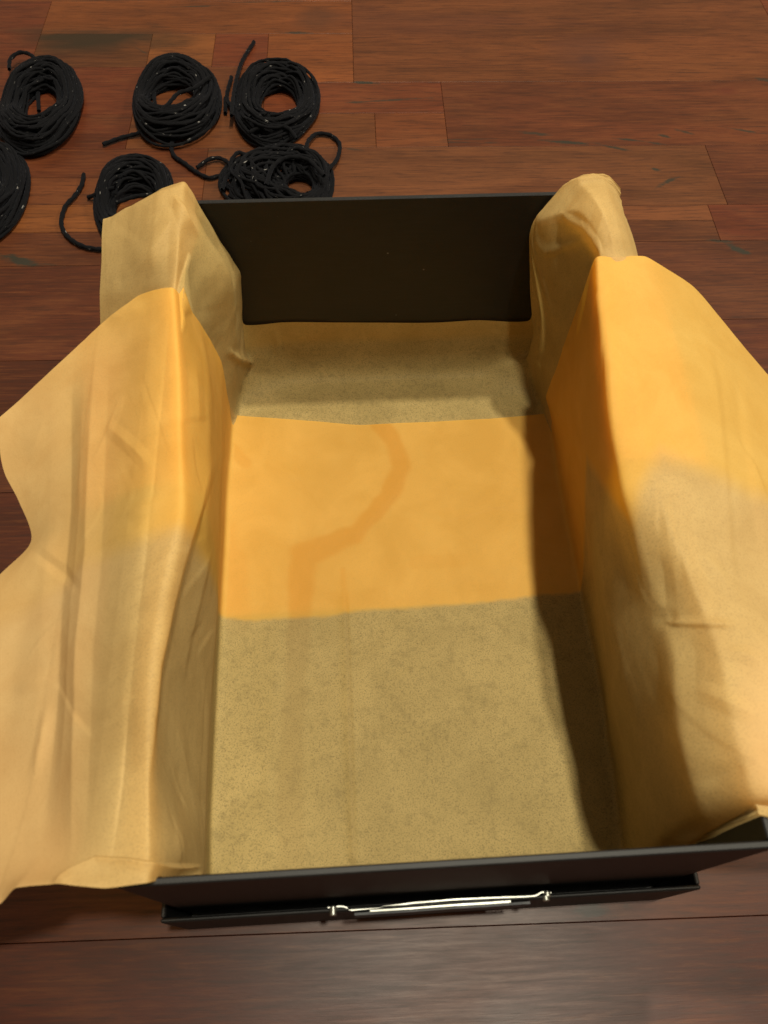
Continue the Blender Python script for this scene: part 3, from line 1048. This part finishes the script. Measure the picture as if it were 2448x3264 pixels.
# back edge wavers
inb = (Ub > 7.9) & (Ub < 13.1)
VB[..., 2] += np.where(inb, sstep(Vb, GB.shape[0] - 2, GB.shape[0] - 1) * (vnoise(sub * 30, sub * 0, 91) - .5) * .0035, 0)
VB = clear_box(VB, .0006)
VB[..., 1] = np.minimum(VB[..., 1], np.where((VB[..., 2] < BH + .001) & (np.abs(VB[..., 0]) < BX), BL - TH - .0006, 9))
p2 = np.where(Ub < 5.2, .35, 0) + np.where(Ub > 16, .4, 0) + np.where(((Ub > 5.2) & (Ub < 8.2)) | ((Ub > 12.8) & (Ub < 16)), .25, 0)
o2 = .34 * sstep(VB[..., 2], .036, .048) * inb 
t2 = .0 * o2
p2 = np.where(inb, 0, np.where((Ub > 5.3) & (Ub < 15.8), .12, .35))
cb = np.where(inb, 1, .45)
COLB = np.stack([o2, p2, t2, cb + 0 * o2], -1)
back_sheet = paper_object('tissue_paper', VB, COLB, 'tissue sheet at the back of the box, standing in peaks at two corners')

# ------------------------------------------------------------------ yarn
YR = .00145


def smooth_path(pts, step_len=.0011):
    pts = np.asarray(pts, float)
    t = np.linspace(0, len(pts) - 1, len(pts) * 12)
    c = catmull(pts, t)
    s = np.r_[0, np.cumsum(np.linalg.norm(np.diff(c, axis=0), axis=1))]
    n = max(6, int(s[-1] / step_len))
    tt = np.linspace(0, s[-1], n)
    return np.stack([np.interp(tt, s, c[:, k]) for k in range(3)], 1)


def strand(path, r, seed):
    """two-ply twisted yarn: an oval section turning along the path"""
    n = len(path)
    nseg = 7
    s = np.r_[0, np.cumsum(np.linalg.norm(np.diff(path, axis=0), axis=1))]
    a = np.linspace(0, 2 * math.pi, nseg, endpoint=False)
    g = np.random.default_rng(seed)
    ph = g.random() * 6
    prof = 1 + .11 * np.cos(2 * (a[None, :] - s[:, None] / .0095 * 2 * math.pi * .5 + ph)) + g.uniform(-.05, .05, (n, nseg))
    V, F = tube(path, r, nseg, prof=prof)
    uv = np.stack([np.repeat(s * 120 + seed * 17.3, nseg), np.tile(np.arange(nseg) * .75, n) + seed * 3.1], 1)
    return V, F, uv


def yarn_mesh(name, paths, parent, r=YR, seed0=0):
    Vs, Fs, Us, off = [], [], [], 0
    for k, pth in enumerate(paths):
        V, F, uv = strand(pth, r, seed0 + k)
        Vs.append(V)
        Fs.append(F + off)
        Us.append(uv)
        off += len(V)
    V, F, UV = np.concatenate(Vs), np.concatenate(Fs), np.concatenate(Us)
    o = mesh_obj(name, V, F, M_YARN, smooth=True)
    l = o.data.uv_layers.new(name='UVMap')
    li = np.empty(len(o.data.loops), dtype=np.int32)
    o.data.loops.foreach_get('vertex_index', li)
    l.data.foreach_set('uv', UV[li].astype(np.float32).ravel())
    parent_keep(o, parent)
    return o


def fluff(paths, n, parent, seed):
    """short stray fibres on the yarn"""
    g = np.random.default_rng(seed)
    Vs, Fs = [], []
    for k in range(n):
        p = paths[g.integers(len(paths))]
        i = g.integers(len(p))
        a = p[i]
        d = g.normal(size=3)
        d[2] = abs(d[2]) * .7
        d /= np.linalg.norm(d)
        e = g.normal(size=3) * .0008
        w = np.cross(d, g.normal(size=3))
        w = w / np.linalg.norm(w) * .00007
        L = g.uniform(.0025, .0050)
        b, c = a + d * L * .6 + e, a + d * L + e * 2.5
        m = len(Vs)
        Vs += [a - w, a + w, b + w * .8, b - w * .8, c]
        Fs += [[m, m + 1, m + 2, m + 3], [m + 3, m + 2, m + 4]]
    o = mesh_obj('stray_fibres', Vs, Fs, M_YARN)
    o['kind'] = 'stuff'
    parent_keep(o, parent)
    return o


def skein(center_pic, outer_pic, hole_pic, seed, label, loops=88, tilt=0.0, tails=(), squash=1.0, messy=0.0, z0=.0):
    """ring of wound yarn. center, (half width, half height) of its outline and of its hole, in photo pixels /1.4756"""
    g = np.random.default_rng(seed)
    cx, cy = center_pic[0] * 1.4756, center_pic[1] * 1.4756
    hx, hy = hole_pic[0] * 1.4756, hole_pic[1] * 1.4756
    c = P(cx, cy, z=.014)
    o_r = np.array([abs(P(cx + outer_pic[0] * 1.4756, cy, z=.014)[0] - c[0]), abs(P(cx, cy - outer_pic[1] * 1.4756, z=.014)[1] - c[1])])
    h_c = P(hx, hy, z=.014)
    h_r = np.array([abs(P(hx + hole_pic[2] * 1.4756, hy, z=.014)[0] - h_c[0]), abs(P(hx, hy - hole_pic[3] * 1.4756, z=.014)[1] - h_c[1])])
    root = empty('yarn_skein', (c[0], c[1], 0))
    prop(root, label, 'yarn', 'skeins of black glitter yarn on the floor')
    paths = []
    ph = g.uniform(0, 6.28, 8)
    amp = g.uniform(-1, 1, 8)
    for k in range(loops):
        n = 56
        t = np.linspace(0, 2 * math.pi * (1 + g.uniform(-.03, .12)), n) + g.uniform(0, 6.28)
        # position across the ring: f 0 = hole edge, 1 = outer edge
        rad = math.sqrt(g.random())
        th = g.random() * 2 * math.pi
        f0 = .5 + .47 * rad * math.cos(th)
        h0 = .5 + .5 * rad * math.sin(th)
        wob = messy + .07
        f = f0 + wob * np.sin(t + g.uniform(0, 6.28)) * g.uniform(.3, 1) + wob * .7 * np.sin(2 * t + g.uniform(0, 6.28)) * g.uniform(0, 1) + (wob * .25) * np.sin(5 * t + g.uniform(0, 6.28))
        f = np.clip(f, .07, 1.03 + messy * .4)
        h = np.clip(h0 + .25 * np.sin(t * 2 + g.uniform(0, 6.28)) + .1 * np.sin(t * 3 + g.uniform(0, 6.28)), 0, 1)
        shp = 1 + .05 * amp[0] * np.cos(2 * t + ph[0]) + .04 * amp[1] * np.cos(3 * t + ph[1]) + .02 * amp[2] * np.cos(5 * t + ph[2])
        ox, oy = (c[0] + np.cos(t) * o_r[0] * shp * .97), (c[1] + np.sin(t) * o_r[1] * shp * .97)
        ix, iy = (h_c[0] + np.cos(t + tilt) * h_r[0]), (h_c[1] + np.sin(t + tilt) * h_r[1])
        x, y = ix + (ox - ix) * f, iy + (oy - iy) * f
        width = np.hypot(ox - ix, oy - iy)
        prof = np.sqrt(np.clip(1 - (2 * f - 1) ** 2, .05, 1))
        z = YR + h * prof * np.clip(width * .5, .004, .021) * squash + z0
        pth = smooth_path(np.stack([x, y, z], 1), .0019)
        paths.append(pth)
    ring = yarn_mesh('wound_strands', paths, root, seed0=seed * 100)
    allp = list(paths)
    for i, (tl, zz) in enumerate(tails):
        pts = [P(x * 1.4756, y * 1.4756, z=(zz[j] if isinstance(zz, (list, tuple)) else zz)) for j, (x, y) in enumerate(tl)]
        pth = smooth_path(pts)
        yarn_mesh('loose_end', [pth], root, r=YR * 1.4, seed0=seed * 100 + 70 + i)
        allp.append(pth)
        allp.append(pth)
    fluff(allp, 3500, root, seed)
    return root


skein((83, 214), (91, 102), (84, 213, 31, 31), 11, 'black yarn skein far left with a small loop at its top', tails=(
    ([(20, 150), (22, 128), (40, 114), (62, 116), (84, 134), (100, 150)], .012), ([(84, 180), (82, 205), (84, 240)], .004), ([(-20, 280), (20, 305), (70, 318), (130, 305)], .004)))
skein((378, 202), (101, 89), (366, 198, 48, 25), 12, 'oval black yarn skein with one loose end lying across its hole', tilt=-.35, tails=(
    ([(455, 165), (420, 190), (385, 202), (366, 222), (345, 242), (322, 270), (300, 287), (260, 298), (222, 312)], [.022, .024, .022, .022, .02, .013, .004, .003, .003]), ([(335, 190), (333, 210), (336, 228)], .004)))
skein((594, 206), (96, 92), (601, 210, 37, 30), 13, 'round black yarn skein touching the tangled one, its end pointing away', tails=(
    ([(500, 250), (503, 215), (511, 170), (524, 130), (549, 90)], [.014, .012, .008, .004, .003]), ([(520, 240), (496, 225), (490, 205), (500, 166)], [.012, .006, .003, .003]), ([(487, 212), (487, 245)], .003)))
skein((-36, 405), (88, 104), (-45, 400, 30, 34), 14, 'black yarn skein mostly cut off by the left edge of the photo')
skein((282, 414), (88, 96), (288, 432, 43, 28), 15, 'black yarn skein partly hidden behind the left tissue peak', tails=(
    ([(181, 376), (176, 400), (160, 425), (141, 446), (132, 478), (140, 503), (160, 522), (190, 535), (235, 538), (262, 520)], .003), ([(190, 427), (215, 417), (250, 405)], [.003, .01, .02]),
    ([(250, 438), (290, 425), (330, 420)], .012)))
skein((604, 370), (112, 74), (648, 388, 26, 16), 16, 'tangled black yarn skein right behind the box, with curly loose loops', loops=62, messy=.24, squash=.9, tails=(
    ([(425, 287), (385, 294), (370, 312), (376, 336), (398, 352), (425, 372), (452, 384), (480, 378), (520, 372)], .003), ([(425, 362), (452, 344), (476, 342), (500, 356), (530, 380)], [.003, .005, .004, .006, .012]),
    ([(660, 345), (664, 308), (684, 289), (714, 292), (734, 312), (727, 345), (700, 375)], [.010, .007, .004, .003, .003, .005, .010]),
    ([(500, 390), (498, 352), (514, 330), (535, 338), (545, 360)], .006), ([(540, 285), (575, 272), (620, 276), (640, 300)], [.014, .018, .018, .012]),
    ([(480, 410), (492, 380), (520, 370), (560, 385)], .008), ([(575, 400), (590, 360), (620, 340), (665, 345), (700, 380)], .022)))
